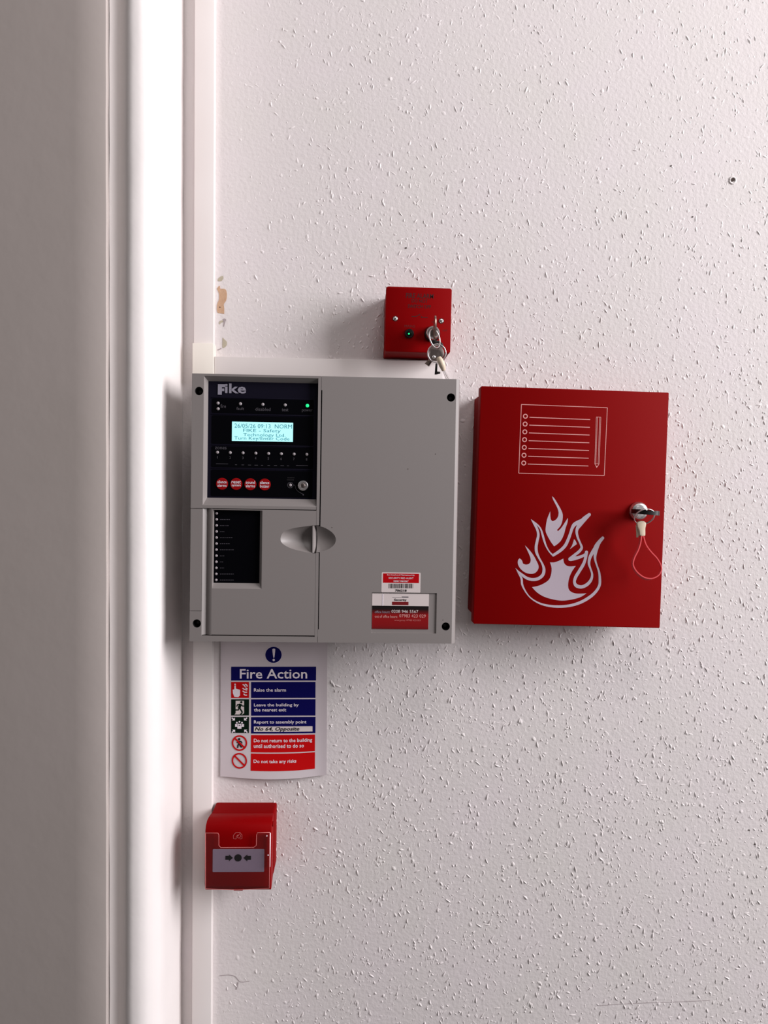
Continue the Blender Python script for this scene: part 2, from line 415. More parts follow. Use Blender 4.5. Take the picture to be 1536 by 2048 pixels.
# -------- door frame moulding and door leaf
def sweep(name, prof, mat, lab, cat, amp, seed, smooth_ang=40, n=140):
    z0, z1 = WZ0, WZ1; V = []; Fc = []; k = len(prof)
    r = random.Random(seed); ph = [r.uniform(0, 6.28) for _ in range(6)]
    for j in range(n+1):
        z = z0+(z1-z0)*j/n
        for i, (x, d) in enumerate(prof):
            s = sum(math.sin(z*f+ph[q]+i*.15) for q, f in enumerate((7, 17, 41, 83)))/4
            V.append((x+amp*s, -d-amp*.5*s, z))
    for j in range(n):
        for i in range(k-1):
            Fc.append((j*k+i, (j+1)*k+i, (j+1)*k+i+1, j*k+i+1))
    me = bpy.data.meshes.new(name); me.from_pydata(V, [], Fc); me.materials.append(M[mat])
    me.polygons.foreach_set('use_smooth', [True]*len(me.polygons)); me.update(); me.set_sharp_from_angle(angle=math.radians(smooth_ang))
    o = bpy.data.objects.new(name, me); C.objects.link(o); tag(o, lab, cat, kind='structure'); return o
def XD(lst): return [(wp(px, 1024, d).x, d) for px, d in lst]
front = catmull([Vector(p) for p in XD([(323, .0985), (319, .1028), (312, .1085), (303, .1145), (293, .1193), (282, .1224), (271, .1238), (261, .1238), (253, .1216), (246, .1172), (239, .1132), (230, .1118), (219, .1128)])], 4)
prof = [(wp(365, 1024, 0).x, 0.0), (wp(365, 1024, 0).x, -.02)][::-1]
side = [(wp(365, 1024, 0).x+(front[0].x-wp(365, 1024, 0).x)*t, .0985*t) for t in (0, .2, .4, .6, .8)]
sweep('trim_1', [(p[0], p[1]) for p in side]+[(p.x, p.y) for p in front], 'gloss', 'glossy white moulded door frame left of the trunking', 'door frame', 0.0005, 3)
x219 = wp(219, 1024, .111).x; x213 = wp(212.5, 1024, .1225).x
door = [(x219, .105), (x219, .1128), (x219-.0004, .1172), (x219-(x219-x213)*.55, .1205), (x213, .1225)]
xl = x213-0.0012
door += [(xl, .1228)]+[(xl-k*.04, .1226-k*.04*math.tan(math.radians(9))) for k in range(1, 10)]
sweep('door_1', door, 'door', 'greyish white door leaf standing slightly ajar along the left', 'door', 0.0005, 9, 35)

# ================================================================== TRUNKING
TX0 = -0.2243; TW = 0.0258; TX1 = TX0+TW; TD = 0.016
PX, PZ, PT, PW, PH, PD = -0.03899, ZC-0.02413, -0.00711, 0.3410, 0.3405, 0.105      # the panel
def trunk(name, x0, z0, x1, z1, label, tilt=0.0, vertical=True, d=TD):
    fr = Frame(name, x0, z0, tilt, label, 'trunking'); L_, H = x1-x0, z1-z0
    MB().box(0, 0, L_, H, 0, d-.0018).build('base', 'trunk', fr, bevel=.0004)
    if vertical: MB().box(-.0004, 0, L_+.0004, H, d-.0018, d).build('lid', 'trunk', fr, bevel=.0007)
    else: MB().box(0, -.0004, L_, H+.0004, d-.0018, d).build('lid', 'trunk', fr, bevel=.0007)
    return fr
zc_top = wp(400, 686, .02).z; panel_left_top = PZ+PH/2+.0012; panel_left_bot = PZ-PH/2+.0006
trunk('cable_trunking', TX0, zc_top-.004, TX1, WZ1, 'white vertical cable trunking running up from the grey panel')
trunk('cable_trunking', TX0, WZ0, TX1, panel_left_bot, 'white vertical cable trunking below the grey panel, beside the notice')
hz_top = wp(440, 713.5, TD).z
hx1 = wp(886, 730, TD).x
trunk('cable_trunking', TX1+.0015, panel_left_top+.0008, hx1, hz_top, 'white horizontal cable trunking along the top of the grey panel', tilt=-0.0055, vertical=False)
fr = Frame('trunking_joint', TX0-.0015, panel_left_top+.0006, 0, 'short cream trunking joint cover above the panel corner', 'trunking joint')
jh = zc_top-panel_left_top-.0006
MB().box(0, 0, TW+.0028, jh, TD-.004, TD+.0042).build('cover', 'cream', fr, bevel=.0008)
MB().box(.0002, .0002, TW+.0026, jh-.0002, 0, TD-.004).build('base', 'cream', fr)

# ================================================================== FIRE ALARM PANEL
pn = Frame('fire_alarm_panel', PX, PZ, PT, 'grey fire alarm control panel with lit display', 'alarm panel')
W1 = PD; W0 = 0.086; hw, hh = PW/2, PH/2
def pR(x0, y0, x1, y1, w=W1): return pn.R(x0, y0, x1, y1, w)
MB().box(-hw+.002, -hh+.002, hw-.002, hh-.002, 0, W0).build('housing', 'grey', pn, bevel=.002)
# --- the left half: frame of strips round display and door
uL = -hw; uFr = pn.L(632.5, 1000, W1)[0]; uSeam = pn.L(640, 1000, W1)[0]
uDisp = pn.L(406.5, 900, W1)[0]; uDisp1 = pn.L(635.2, 900, W1)[0]
vDispT = pn.L(520, 754, W1)[1]; vDispB = pn.L(520, 1012, W1)[1]
vDoorT = pn.L(520, 1018.5, W1)[1]; vDoorB = pn.L(520, 1271.5, W1)[1]
vH1 = pn.L(392, 1016.6, W1)[1]; vH0 = pn.L(392, 1221.6, W1)[1]
hTL = pn.L(398, 782, W1); hBL = pn.L(393.5, 1247, W1); hTR = pn.L(902, 795, W1); hBR = pn.L(891.5, 1253, W1)
RH = 0.0053
def circ(c, r, n=22): return [(c[0]+r*math.cos(2*math.pi*i/n), c[1]+r*math.sin(2*math.pi*i/n)) for i in range(n)]
def rc(u0, v0, u1, v1): return [(u0, v0), (u1, v0), (u1, v1), (u0, v1)]
vLobT = pn.L(632, 1050.5, W1)[1]; vLobB = pn.L(632, 1106, W1)[1]
f = MB()
f.plate(rc(uL, vH1+.0002, uDisp, hh), [circ(hTL, RH)], W0, W1)                 # left strip, upper
f.plate(rc(uL, -hh, uDisp, vH0-.0004), [circ(hBL, RH)], W0, W1)                # left strip, lower
f.plate(rc(uDisp, vDispT, uSeam-.0004, hh), [], W0, W1)                        # top
f.plate(rc(uDisp, vDoorT+.0004, uFr, vDispB), [], W0, W1)                      # between display and door
f.plate(rc(uDisp, -hh, uSeam-.0004, vDoorB-.0007), [], W0, W1)                 # bottom
f.plate(rc(uFr+.0005, vLobT, uSeam-.0005, vDispT), [], W0, W1)                 # strip beside the seam
f.plate(rc(uFr+.0005, vDoorB-.0007, uSeam-.0005, vLobB), [], W0, W1)
f.build('front_frame', 'grey', pn)
MB().plate(rc(uL, vH0+.0002, uDisp-.0003, vH1-.0005), [], W0, W1-.0002).build('hinge_cover', 'grey', pn)
for c in (hTL, hBL, hTR, hBR):
    MB().lathe(c, [(RH, W1-.0002), (RH*.96, W1-.004), (RH*.9, W1-.012)]).build('screw_recess', 'hole', pn, smooth=True)  # cups coloured black to deepen the shade inside the holes
    MB().lathe(c, [(RH*.6, W1-.012), (RH*.6, W1-.010), (RH*.4, W1-.0094)], 16).build('screw', 'blackplastic', pn)
# --- display well
WF = W1-.008
iu0, iv0, iu1, iv1 = pn.L(415.5, 880, WF)[0], pn.L(520, 997, WF)[1], pn.L(634.5, 880, WF)[0], pn.L(520, 764.5, WF)[1]
b = MB()
o4 = [(uDisp, vDispB), (uFr+.001, vDispB), (uFr+.001, vDispT), (uDisp, vDispT)]; i4 = [(iu0, iv0), (uFr+.001, iv0), (uFr+.001, iv1), (iu0, iv1)]
b.add([(x, y, W1) for x, y in o4]+[(x, y, WF) for x, y in i4], [(i, (i+1) % 4, (i+1) % 4+4, i+4) for i in range(4)])
b.build('display_bezel', 'grey', pn)
fas = MB().box(iu0, iv0, uFr+.001, iv1, W0+.004, WF).build('fascia', 'navy', pn)
def band(x0, y0, x1, y1):
    r_ = pn.R(x0, y0, x1, y1, WF)
    return MB().plate(rrect(*r_, .0015), [], WF, WF+.0006).build('fascia_band', 'black', fas)
band(424.5, 799, 627.5, 827.5); band(424, 832.5, 627, 889); band(423.5, 894, 626.5, 935.5); band(422.5, 941, 625, 993.5)
m = MB()
for y in (797, 830, 891.3, 938):
    r_ = pn.R(423, y-.9, 628, y+.9, WF); m.box(*r_, WF, WF+.0009)
m.build('rib', 'navy', fas, bevel=.0003)
WT = WF+.0008
# logo
Z1 = lambda pts: zz(370, 730, 5.12, pts)
MB().plate(pn.P(Z1([(337, 196), (412, 197), (412, 228), (378, 228), (378, 240), (402, 240), (402, 268), (378, 268), (376, 305), (335, 303)]), WT), [], WT).build('logo', 'logo', fas)
text(pn, 'ike', (370+408/5.12, 730+190/5.12, 370+626/5.12, 730+291/5.12), WT, 'logo', fas, bold=.022, name='logo_lettering')
def led(px, py, mat='ledgrey', r=.0021):
    c = pn.L(px, py, WT); MB().lathe(c, [(r, WT-.0004), (r*.9, WT+.0006), (r*.5, WT+.0011)], 14).build('indicator_lamp', mat, fas, smooth=True)
for x, y in ((435.9, 806.3), (436, 817.6), (480.7, 807.6), (525.5, 808.8), (570.3, 810)): led(x, y)
led(614.8, 811.2, 'ledgreen', .0023)
for i in range(8): led(434.8+i*25.54, 904.6+i*.6, r=.002)
text(pn, 'fire', (441, 808.5, 452, 816), WT, 'dim', fas); text(pn, 'fault', (473, 814, 488, 820), WT, 'dim', fas)
text(pn, 'disabled', (510.5, 815.3, 541, 821.5), WT, 'dim', fas); text(pn, 'test', (563.5, 817, 577, 822.5), WT, 'dim', fas)
text(pn, 'power', (604, 818.6, 625, 825), WT, 'dim', fas)
text(pn, 'zones', (430, 893.8, 453, 898.6), WT, 'dim', fas)
for i in range(8):
    text(pn, str(i+1), (433.3+i*25.5+(.9 if i == 0 else 0), 912+i*.6, 436.1+i*25.5-(.9 if i == 0 else 0), 917+i*.6), WT, 'dim', fas)
m = MB()
for x0, x1, y in ((432, 456, 927.6), (592, 616, 931)): m.box(*pn.R(x0, y-.35, x1, y+.35, WT), WT-.0001, WT)
for k in range(9): m.box(*pn.R(470+k*13, 929.2+k*.25, 470+k*13+4+(k*5) % 4, 930+k*.25, WT), WT-.0001, WT)
m.build('printed_rule', 'dim', fas)
# LCD
lc = pn.R(464, 844.4, 586, 882.8, WT)
lcd = MB().box(*lc, WT-.0006, WT+.0004).build('display_screen', 'lcd', fas)
for s, bx in (('26/05/26 09:13  NORM', (469, 848, 584, 856.5)), ('FIKE - Safety', (486.5, 858, 561.5, 866.3)), ('Technology Ltd.', (486.5, 866.8, 571, 875)), ('Turn Key/Enter Code', (468.5, 873.6, 579, 882))):
    text(pn, s, bx, WT+.0006, 'lcdtext', lcd)
# buttons
for (x, y), (a, c_) in zip(((444, 967.6), (472.3, 968), (500.6, 968.5), (529.3, 969)), (('silence', 'alarms'), ('reset', 'system'), ('sound', 'alarms'), ('silence', 'buzzer'))):
    c = pn.L(x, y, WT); bt = MB().lathe(c, [(.0076, WT-.0005), (.0076, WT+.0004), (.0072, WT+.0009)], 28).build('push_button', 'btn', fas)
    text(pn, a, (x-9.2, y-6.9, x+9.2, y-.8), WT+.0011, 'white', bt, bold=.012); text(pn, c_, (x-9.2, y+.4, x+9.2, y+6.2), WT+.0011, 'white', bt, bold=.012)
led(580.6, 970.2, r=.0021)
c = pn.L(580.6, 970.2, WT); MB().annulus(c, .0033, .0038, WT).build('lamp_ring', 'dim', fas)
m = MB()
for y, x0, x1 in ((955.6, 575, 587), (959.8, 574, 588)):
    x = x0
    while x < x1: m.box(*pn.R(x, y-.6, x+1.6, y+.7, WT), WT-.0001, WT); x += 2.4
m.build('small_print', 'faint', fas)
MB().stroke([pn.L(x, y, WT) for x, y in ((586, 970), (590, 971), (592, 978), (598, 984), (606, 988))], .0005, WT).disc(pn.L(606.5, 989.5, WT), .0009, WT).build('key_turn_mark', 'dim', fas)
c = pn.L(606.3, 971.2, WT)
ks = MB().lathe(c, [(.0064, WT-.0005), (.0064, WT+.003), (.0058, WT+.0036), (.0044, WT+.0036), (.0042, WT+.0026)], 30).build('key_lock', 'chrome', fas, smooth=True, angle=35)
MB().lathe(c, [(.0030, WT+.0025), (.0030, WT+.0034), (.0026, WT+.0037)], 20).build('lock_barrel', 'steel', ks, smooth=True)
MB().box(c[0]-.0004, c[1]-.0016, c[0]+.0004, c[1]+.0016, WT+.0036, WT+.0039).build('keyhole', 'hole', ks)
# --- hinged door of the lower left
Z2 = lambda pts: zz(370, 1000, 4.655, pts)
lobe = Z2([(1215, 236), (1185, 238), (1100, 248), (1000, 265), (930, 290), (900, 322), (890, 360), (897, 392), (930, 422), (1000, 455), (1100, 480), (1185, 495), (1215, 498)])
lobe = [(p.x, p.y) for p in catmull([Vector(p) for p in lobe], 3)]
uDL = pn.L(424, 1150, W1)[0]; uDR = pn.L(630.8, 1150, W1)[0]
lobeL = pn.P(lobe, W1); lobeL[0] = (uDR, lobeL[0][1]); lobeL[-1] = (uDR, lobeL[-1][1])
outline = [(uDR, vDoorT-.0006)]+lobeL+[(uDR, vDoorB+.0009), (uDL, vDoorB+.0009), (uDL, vDoorT-.0006)]
wr = pn.R(423, 1019.6, 524, 1177.5, W1); WP = W1-.0055
wi = pn.R(427.8, 1020.8, 519.5, 1166.2, WP)
vtop = min(vDoorT-.0009, wr[3]); 
dr = MB().plate(outline, [rc(wr[0]+.0002 if wr[0] > uDL else uDL+.0003, wr[1], wr[2], vtop-.0004)], W0, W1)
dr.extrude_v([(uDisp+.00005, W1-.0002), (pn.L(412.5, 1150, W1)[0], W1-.0042)], vDoorB+.0004, vDoorT-.0002)   # lit chamfer beside the hinge
ru0, ru1 = pn.L(412.5, 1150, W1)[0], uDL
dr.extrude_v([(ru0+(ru1-ru0)*t, W1-.0042*(1-t)**2) for t in (0, .2, .4, .6, .8, 1)], vDoorB+.0004, vDoorT-.0002)
door_o = dr.build('door', 'grey', pn, smooth=True, angle=20)
h4 = rc(wr[0]+.0002 if wr[0] > uDL else uDL+.0003, wr[1], wr[2], vtop-.0004); j4 = rc(wi[0], wi[1], wi[2], vtop-.0008)
MB().add([(x, y, W1) for x, y in h4]+[(x, y, WP) for x, y in j4], [(i, (i+1) % 4, (i+1) % 4+4, i+4) for i in range(4)]).build('window_bevel', 'grey', door_o)
MB().box(wi[0]-.0003, wi[1]-.0003, wi[2]+.0003, vtop-.0008, WP-.002, WP).build('status_label', 'black', door_o)
for k in range(12):
    c = pn.L(370+(295-k*.4)/4.655, 1000+(124+k*56.4)/4.655, WP)
    MB().lathe(c, [(.0017, WP-.0002), (.0016, WP+.0006), (.001, WP+.001)], 12).build('indicator_lamp', 'ledgrey', door_o, smooth=True)
m = MB()
for k, ln in enumerate((0, 20, 18, 9, 26, 19, 29, 10, 8, 10, 28, 29)):
    if not ln: continue
    y = 1000+(126+k*56.3)/4.655; x = 440; r_ = random.Random(k)
    while x < 439+ln:
        s = r_.uniform(1.2, 3.4); m.box(*pn.R(x, y-.5, x+s, y+.45, WP), WP, WP+.0002); x += s+1.2
m.build('small_print', 'dim', door_o)
def dish(fr, outl, deep, depth, name, parent, cut=None):
    V = []; n = len(outl); lv = (1, .93, .82, .68, .5, .3, .12)
    for s in lv:
        for x, y in outl: V.append((deep[0]+(x-deep[0])*s, deep[1]+(y-deep[1])*s, W1-.0001-depth*(1-s*s)**.85))
    m = MB().add(V, [(k*n+i, k*n+i+1, (k+1)*n+i+1, (k+1)*n+i) for k in range(len(lv)-1) for i in range(n-1)])
    m.add(V[-n:], [tuple(range(n))])
    return m.build(name, 'grey', parent, smooth='r')
lobeA = [p for p in lobeL if p[0] < pn.L(625.5, 1078, W1)[0]]
ub = pn.L(625, 1078, W1)[0]
lobeA = [(ub, lobeL[1][1])]+lobeA+[(ub, lobeL[-2][1])]
dish(pn, lobeA, pn.L(622, 1078, W1), .012, 'finger_recess', door_o)
bl = MB(); u_a, u_b, u_c = pn.L(624.6, 1078, W1)[0], pn.L(626.6, 1078, W1)[0], uDR
bl.extrude_v([(u_a, W1-.013), (u_a, W1), (u_b, W1), (u_c, W1-.007), (u_c, W1-.013)][::-1], vLobB, vLobT).build('pull_tab', 'grey', door_o)
# --- right-hand cover
cw = .0052
lr = pn.R(743, 1185.5, 873, 1266.5, W1)
lobR = Z2([(1222, 238), (1260, 245), (1300, 258), (1345, 283), (1385, 318), (1405, 365), (1390, 415), (1345, 452), (1300, 472), (1260, 485), (1222, 490)])
lobR = pn.P([(p.x, p.y) for p in catmull([Vector(p) for p in lobR], 3)], W1)
uC = uSeam+.0004
lobC = [p for p in lobR if p[0] > uC+.0002]; lobC = [(uC, lobC[0][1]+.0002)]+lobC+[(uC, lobC[-1][1]-.0002)]
jog = .0022; vj1 = pn.L(641, 780, W1)[1]; vj0 = pn.L(637, 1259, W1)[1]
outline = [(uC-jog*.2, hh), (uC-jog*.2, vj1), (uC+jog*.55, vj1), (uC+jog*.3, vLobT+.002)]
outline = [(uC-.0005, hh), (uC-.0005, vj1), (uC+.0006, vj1), (uC+.0006, lobC[0][1])]+lobC[1:-1]+[(uC+.0003, lobC[-1][1]), (uC+.0003, vj0), (uC-.0013, vj0), (uC-.0013, -hh), (hw-cw, -hh), (hw-cw, hh)]
cv = MB().plate(outline, [rc(*lr), circ(hTR, RH), circ(hBR, RH)], W0, W1)
cv.add([(hw-cw, -hh, W1), (hw-.0012, -hh, W1-.0034), (hw, -hh, W1-.0066), (hw, -hh, W0), (hw-cw, hh, W1), (hw-.0012, hh, W1-.0034), (hw, hh, W1-.0066), (hw, hh, W0), (hw-cw, -hh, W0), (hw-cw, hh, W0)],
       [(0, 1, 5, 4), (1, 2, 6, 5), (2, 3, 7, 6), (8, 3, 2, 1, 0), (9, 4, 5, 6, 7)])
cov = cv.build('right_cover', 'grey', pn)
dish(pn, lobR, pn.L(634, 1078, W1), .0085, 'finger_recess', cov)
MB().box(uSeam-.0009, -hh+.003, uSeam+.0012, hh-.001, W0-.0005, W0+.001).build('seam_shadow_strip', 'hole', pn)
WS = W1-.0016
slot = MB().box(*lr, W0, WS).build('label_slot', 'grey', cov)
# service card in the slot
WC = WS+.0006
r_ = pn.R(744, 1187.5, 857.3, 1258, WC)
card = MB().box(*r_, WS, WC).build('service_card', 'label', pn)
MB().box(*pn.R(744, 1211.8, 857, 1258, WC), WC-.0002, WC+.0001).build('card_band', 'card', card)
text(pn, 'office hours:', (749.5, 1221.3, 780, 1226.3), WC+.0003, 'logo', card); text(pn, '0208 946 5567', (783, 1219.8, 836.5, 1226), WC+.0003, 'label', card)
text(pn, 'out of office hours:', (749.5, 1230.2, 795, 1235.5), WC+.0003, 'pinkline', card); text(pn, '07983 423 029', (798.5, 1228.6, 851.5, 1235), WC+.0003, 'pinkline', card)
text(pn, 'emergency: 07983 423 029', (789, 1238.8, 841.5, 1243.2), WC+.0003, 'rim', card)
text(pn, 'Security', (788.5, 1197.3, 813.5, 1203), WC+.0003, 'ink', card, bold=.02)
MB().box(*pn.R(785, 1194.4, 803, 1194.9, WC), WC, WC+.0002).box(*pn.R(804, 1193.2, 817, 1195, WC), WC, WC+.0002).build('small_print', 'dim', card)
MB().box(*pn.R(784.3, 1203.6, 817, 1210, WC), WC, WC+.0002).build('maroon_block', 'maroon', card)
MB().box(*pn.R(764.5, 1188, 766.5, 1211.5, WC), WC, WC+.0002).build('crease', 'white', card)
# barcode label
WL = W1+.0002
lab = MB().plate(rrect(*pn.R(763, 1145, 841, 1185, WL), .0012), [], W1, WL).build('barcode_label', 'label', pn)
MB().box(*pn.R(766, 1147.2, 838, 1165.8, WL), WL-.0001, WL+.0001).build('red_band', 'labelred', lab)
for s, bx in (('Serviced and Maintained by', (774, 1148.6, 829.5, 1152)), ('SECURITY RED ALERT', (777, 1154.6, 827, 1158)), ('0208 9465567', (787, 1160.6, 817, 1164))):
    text(pn, s, bx, WL+.0003, 'white', lab, bold=.01)
m = MB(); x = 777.0; r_ = random.Random(4)
while x < 826:
    s = r_.choice((.7, .7, 1.3, 1.9)); m.box(*pn.R(x, 1167.3, min(x+s, 827), 1176.6, WL), WL, WL+.0001); x += s+r_.choice((.6, .6, 1.1, 1.6))
m.build('barcode', 'ink', lab)
text(pn, '706218', (790.5, 1178.6, 813.5, 1183.4), WL+.0003, 'ink', lab, bold=.03)
for x, y in ((664, 1055), (886, 1240), (871, 908), (816, 938)):
    MB().disc(pn.L(x, y, W1), .0005, W1, W1+.0002, 8).build('speck', 'dirt', cov)

# ================================================================== RED KEY SWITCH
kw = Frame('key_switch', 0.08112, ZC+0.22887, -0.0149, 'small red fire alarm key switch on the wall above the grey panel', 'key switch')
KD = .063; a, bb = .08757/2, .08606/2
MB().plate(rrect(-a+.0006, -bb+.0006, a-.0006, bb-.0006, .002), [], 0, KD-.009).build('back_box', 'redbox', kw)
kp = MB().plate(rrect(-a, -bb, a, bb, .003), [], KD-.009, KD).build('front_plate', 'red', kw, bevel=.0009)
KT = KD+.00008
text(kw, 'FIRE ALARM', (812, 587, 867, 596.5), KT, 'darkprint', kp, bold=.01)
text(kw, 'DO NOT', (823.5, 598.5, 855, 605.5), KT, 'darkprint', kp, bold=.01)
text(kw, 'SWITCH OFF', (815.5, 609.5, 862, 616.5), KT, 'darkprint', kp, bold=.01)
MB().stroke(kw.P([(823, 632.8), (832, 633), (840.5, 628.4)], KT), .0009, KT, False).stroke(kw.P([(843, 634.6), (855.5, 634.9)], KT), .0009, KT, False).disc(kw.L(843, 634, KT), .0009, KT).build('switch_symbol', 'darkprint', kp)
text(kw, 'MAINS', (809, 650, 830, 655), KT, 'midprint', kp)
text(kw, 'ON', (863, 642, 869, 646), KT, 'midprint', kp); text(kw, 'OFF', (885, 659, 894, 663), KT, 'midprint', kp)
for x, y, an in ((790.7, 637.3, .9), (882.6, 642, .2)):
    c = kw.L(x, y, KD)
    MB().annulus(c, .0031, .0037, KT).build('screw_rim', 'darkprint', kp)
    s = MB().lathe(c, [(.0031, KD-.001), (.0030, KD+.0006), (.0022, KD+.0012)], 20).build('screw', 'chrome', kp, smooth=True)
    du, dv = math.cos(an)*.0024, math.sin(an)*.0024
    MB().stroke([(c[0]-du, c[1]-dv), (c[0]+du, c[1]+dv)], .0007, KD+.0013, False).build('slot', 'hole', s)
c = kw.L(818.7, 667.3, KD)
lm = MB().lathe(c, [(.0062, KD), (.006, KD+.002), (.005, KD+.003), (.0036, KD+.003)], 26).build('lamp_bezel', 'blackplastic', kp, smooth=True, angle=40)
MB().lathe((c[0], c[1]), [(.0035, KD+.0028), (.0033, KD+.0042), (.002, KD+.0052)], 18).build('lamp_lens', 'green', lm, smooth=True)
MB().lathe((c[0]-.0009, c[1]-.0012), [(.0012, KD+.0045), (.0011, KD+.0055), (.0006, KD+.0057)], 12).build('lamp_glow', 'ledgreen', lm, smooth=True)
kc = kw.L(864.5, 668, KD)
lk = MB().lathe(kc, [(.0104, KD), (.0104, KD+.002), (.0096, KD+.003)], 30).build('lock_collar', 'blackplastic', kp, smooth=True, angle=40)
MB().lathe(kc, [(.0088, KD+.002), (.0088, KD+.010), (.0080, KD+.011), (.0066, KD+.011), (.0064, KD+.0102)], 32).build('lock_body', 'chrome', lk, smooth=True, angle=40)
MB().lathe(kc, [(.0064, KD+.010), (.0064, KD+.0108), (.006, KD+.0112)], 28).build('lock_barrel', 'steel', lk, smooth=True, angle=40)

# keys hanging from the switch
kb = Frame('key_bunch', 0.08112, ZC+0.22887, -0.0149, 'bunch of keys on steel rings hanging from the red key switch', 'keys')
KK = KD+.030
# key in the lock: flat key seen on edge, head standing upright
e = kw.L(869, 668, KD+.012)[0]
MB().box(kc[0]-.0008, kc[1]-.004, kc[0]+.0008, kc[1]+.004, KD+.0114, KD+.024).build('key_blade', 'brass', kb, bevel=.0003)
hd = [(KD+.021, -.006), (KD+.021, .006), (KD+.026, .013), (KD+.034, .0165), (KD+.042, .013), (KD+.046, .004), (KD+.046, -.004), (KD+.042, -.011), (KD+.034, -.0145), (KD+.026, -.011)]
m = MB(); t = MB().plate([(p[0], p[1]) for p in smooth_poly(hd, 80, 3)], [circ((KD+.037, -.006), .003, 14)], -.0009, .0009, back=True)
m.add([(kc[0]+w, kc[1]+v, u) for u, v, w in t.v], t.f); m.build('key_head', 'brass', kb, smooth='r', angle=35)
# first ring, slanting through the key head down to the lower ring
r1c = kw.L(869, 677, KK+.006)
d1 = Vector((.42, .06, -.55)).normalized(); d2 = Vector((.16, -.95, .15)).normalized()
MB().ring((r1c[0], r1c[1], KD+.036), .0125, .00062, d1, d2).ring((r1c[0]+.0004, r1c[1], KD+.0372), .0125, .00062, d1, d2).build('split_ring', 'chrome', kb, smooth=True)
r2c = kw.L(873.2, 706.5, KK+.004)
MB().ring((r2c[0], r2c[1], KK+.004), .0116, .00065, (1, 0, 0), (0, .98, .2)).ring((r2c[0]+.0003, r2c[1]-.0002, KK+.0053), .0116, .00065, (1, 0, 0), (0, .98, .2)).build('split_ring', 'chrome', kb, smooth=True)
# round-headed key behind the lower ring, its blade pointing down left
rk = kw.L(872.5, 706, KK)
MB().plate(circ(rk, .0100, 28), [circ((rk[0]+.001, rk[1]+.0072), .0014, 12)], KK-.001, KK+.0009, back=True).build('key_head', 'steel', kb, bevel=.0003)
bx = kw.P([(857, 719), (864, 724), (858, 733), (849.5, 727)], KK)
MB().plate(bx, [], KK-.0012, KK+.0008, back=True).build('key_blade', 'brass', kb, bevel=.0003)
MB().stroke(kw.P([(863, 722), (856.5, 731)], KK+.001), .0008, KK+.001, False).build('blade_groove', 'hole', kb)
MB().lathe(kw.L(868, 714, KK+.002), [(.0024, KK), (.0023, KK+.003), (.0012, KK+.004)], 14).build('rivet', 'chrome', kb, smooth=True)
# black key with an L-shaped bit
MB().plate(kw.P([(871.5, 726), (875.5, 726), (874.8, 742.5), (881, 743), (881, 746.6), (873, 748.5), (869.6, 748.5)], KK), [], KK-.0035, KK-.0015, back=True).build('key_bit', 'blackplastic', kb, bevel=.0003)
MB().plate(kw.P([(862, 679.5), (880, 680), (886.5, 686), (887.5, 693), (880, 690), (872, 688), (864, 687.5)], KK), [], KD+.020, KD+.026, back=True).build('black_key_head', 'blackplastic', kb, bevel=.0006)
# ivory crimp and clear strap
cr = [Vector((*kw.L(x, y, KK+.006), KK+.006+dz)) for x, y, dz in ((877, 716, .002), (880, 722, .003), (884, 731, .002), (887.5, 741, 0))]
MB().tube(catmull(cr, 5), [.0030+.0012*math.sin(min(1, i/8)*1.57)-(.0018 if i > 10 else 0)*(i-10)/5 for i in range(16)], 12).build('crimp', 'ivory', kb, smooth=True)
for k, (pa, pb_) in enumerate((((886, 740), (893.5, 757.5)), ((888.5, 740), (897.5, 757)))):
    q0 = Vector((*kw.L(*pa, KK+.006), KK+.006)); q1 = Vector((*kw.L(*pb_, KK+.004), KK+.004)); mid = (q0+q1)/2+Vector((-.0004, .0004, 0))
    MB().ribbon(catmull([q0, mid, q1], 4), .0016, .0008).build('strap', 'strapwhite', kb)

# ================================================================== RED DOCUMENT CABINET
dc = Frame('document_cabinet', 0.29047, ZC-0.01986, -0.02047, 'red metal document cabinet with a white flame emblem', 'cabinet')
DW, DH, DD = .25519, .3195, .063; a, bb = DW/2, DH/2
MB().plate(rrect(-a+.0012, -bb+.0085, a-.006, bb-.0085, .004), [], 0, DD-.019).build('body', 'redmetal', dc, bevel=.001)
dd_ = MB().plate(rrect(-a, -bb, a, bb, .0012, 2), [], DD-.021, DD, back=True).build('door', 'redmetal', dc, bevel=.0009)
DT = DD+.00008
Z3 = lambda pts: zz(1030, 800, 8.084, pts)
n = MB(); lw = .00085
fr4 = dc.P(Z3([(103, 72), (1493, 125), (1443, 1222), (60, 1183)]), DT)
for i in range(4): n.stroke([fr4[i], fr4[(i+1) % 4]], lw, DT, False)
for k in range(7):
    n.annulus(dc.L(*Z3([(168-k*4.6, 263+k*126)])[0], DT), .0020, .0033, DT, None, 22)
    n.stroke(dc.P(Z3([(235-k*4.6, 280+k*126), (1215-k*5, 317+k*125)]), DT), .0010, DT, False)
n.build('notebook_emblem', 'pinkline', dd_)
n = MB()
pq = dc.P(Z3([(1315, 275), (1388, 278), (1360, 1032), (1290, 1030)]), DT)
for i in range(4): n.stroke([pq[i], pq[(i+1) % 4]], .0006, DT, False)
for aa, b2 in (((1333, 280), (1306, 1030)), ((1370, 280), (1343, 1030))): n.stroke(dc.P(Z3([aa, b2]), DT), .0006, DT, False)
n.stroke(dc.P(Z3([(1290, 1030), (1320, 1095), (1360, 1032)]), DT), .0008, DT, False)
n.plate(dc.P(Z3([(1308, 1065), (1336, 1065), (1320, 1098)]), DT), [], DT)
n.build('pencil_emblem', 'pinkline', dd_)
Z4 = lambda pts: zz(1025, 985, 8.084, pts)
def fl(pts): return dc.P([(p.x, p.y) for p in smooth_poly(Z4(pts), 50, 4)], DT)
em = MB()
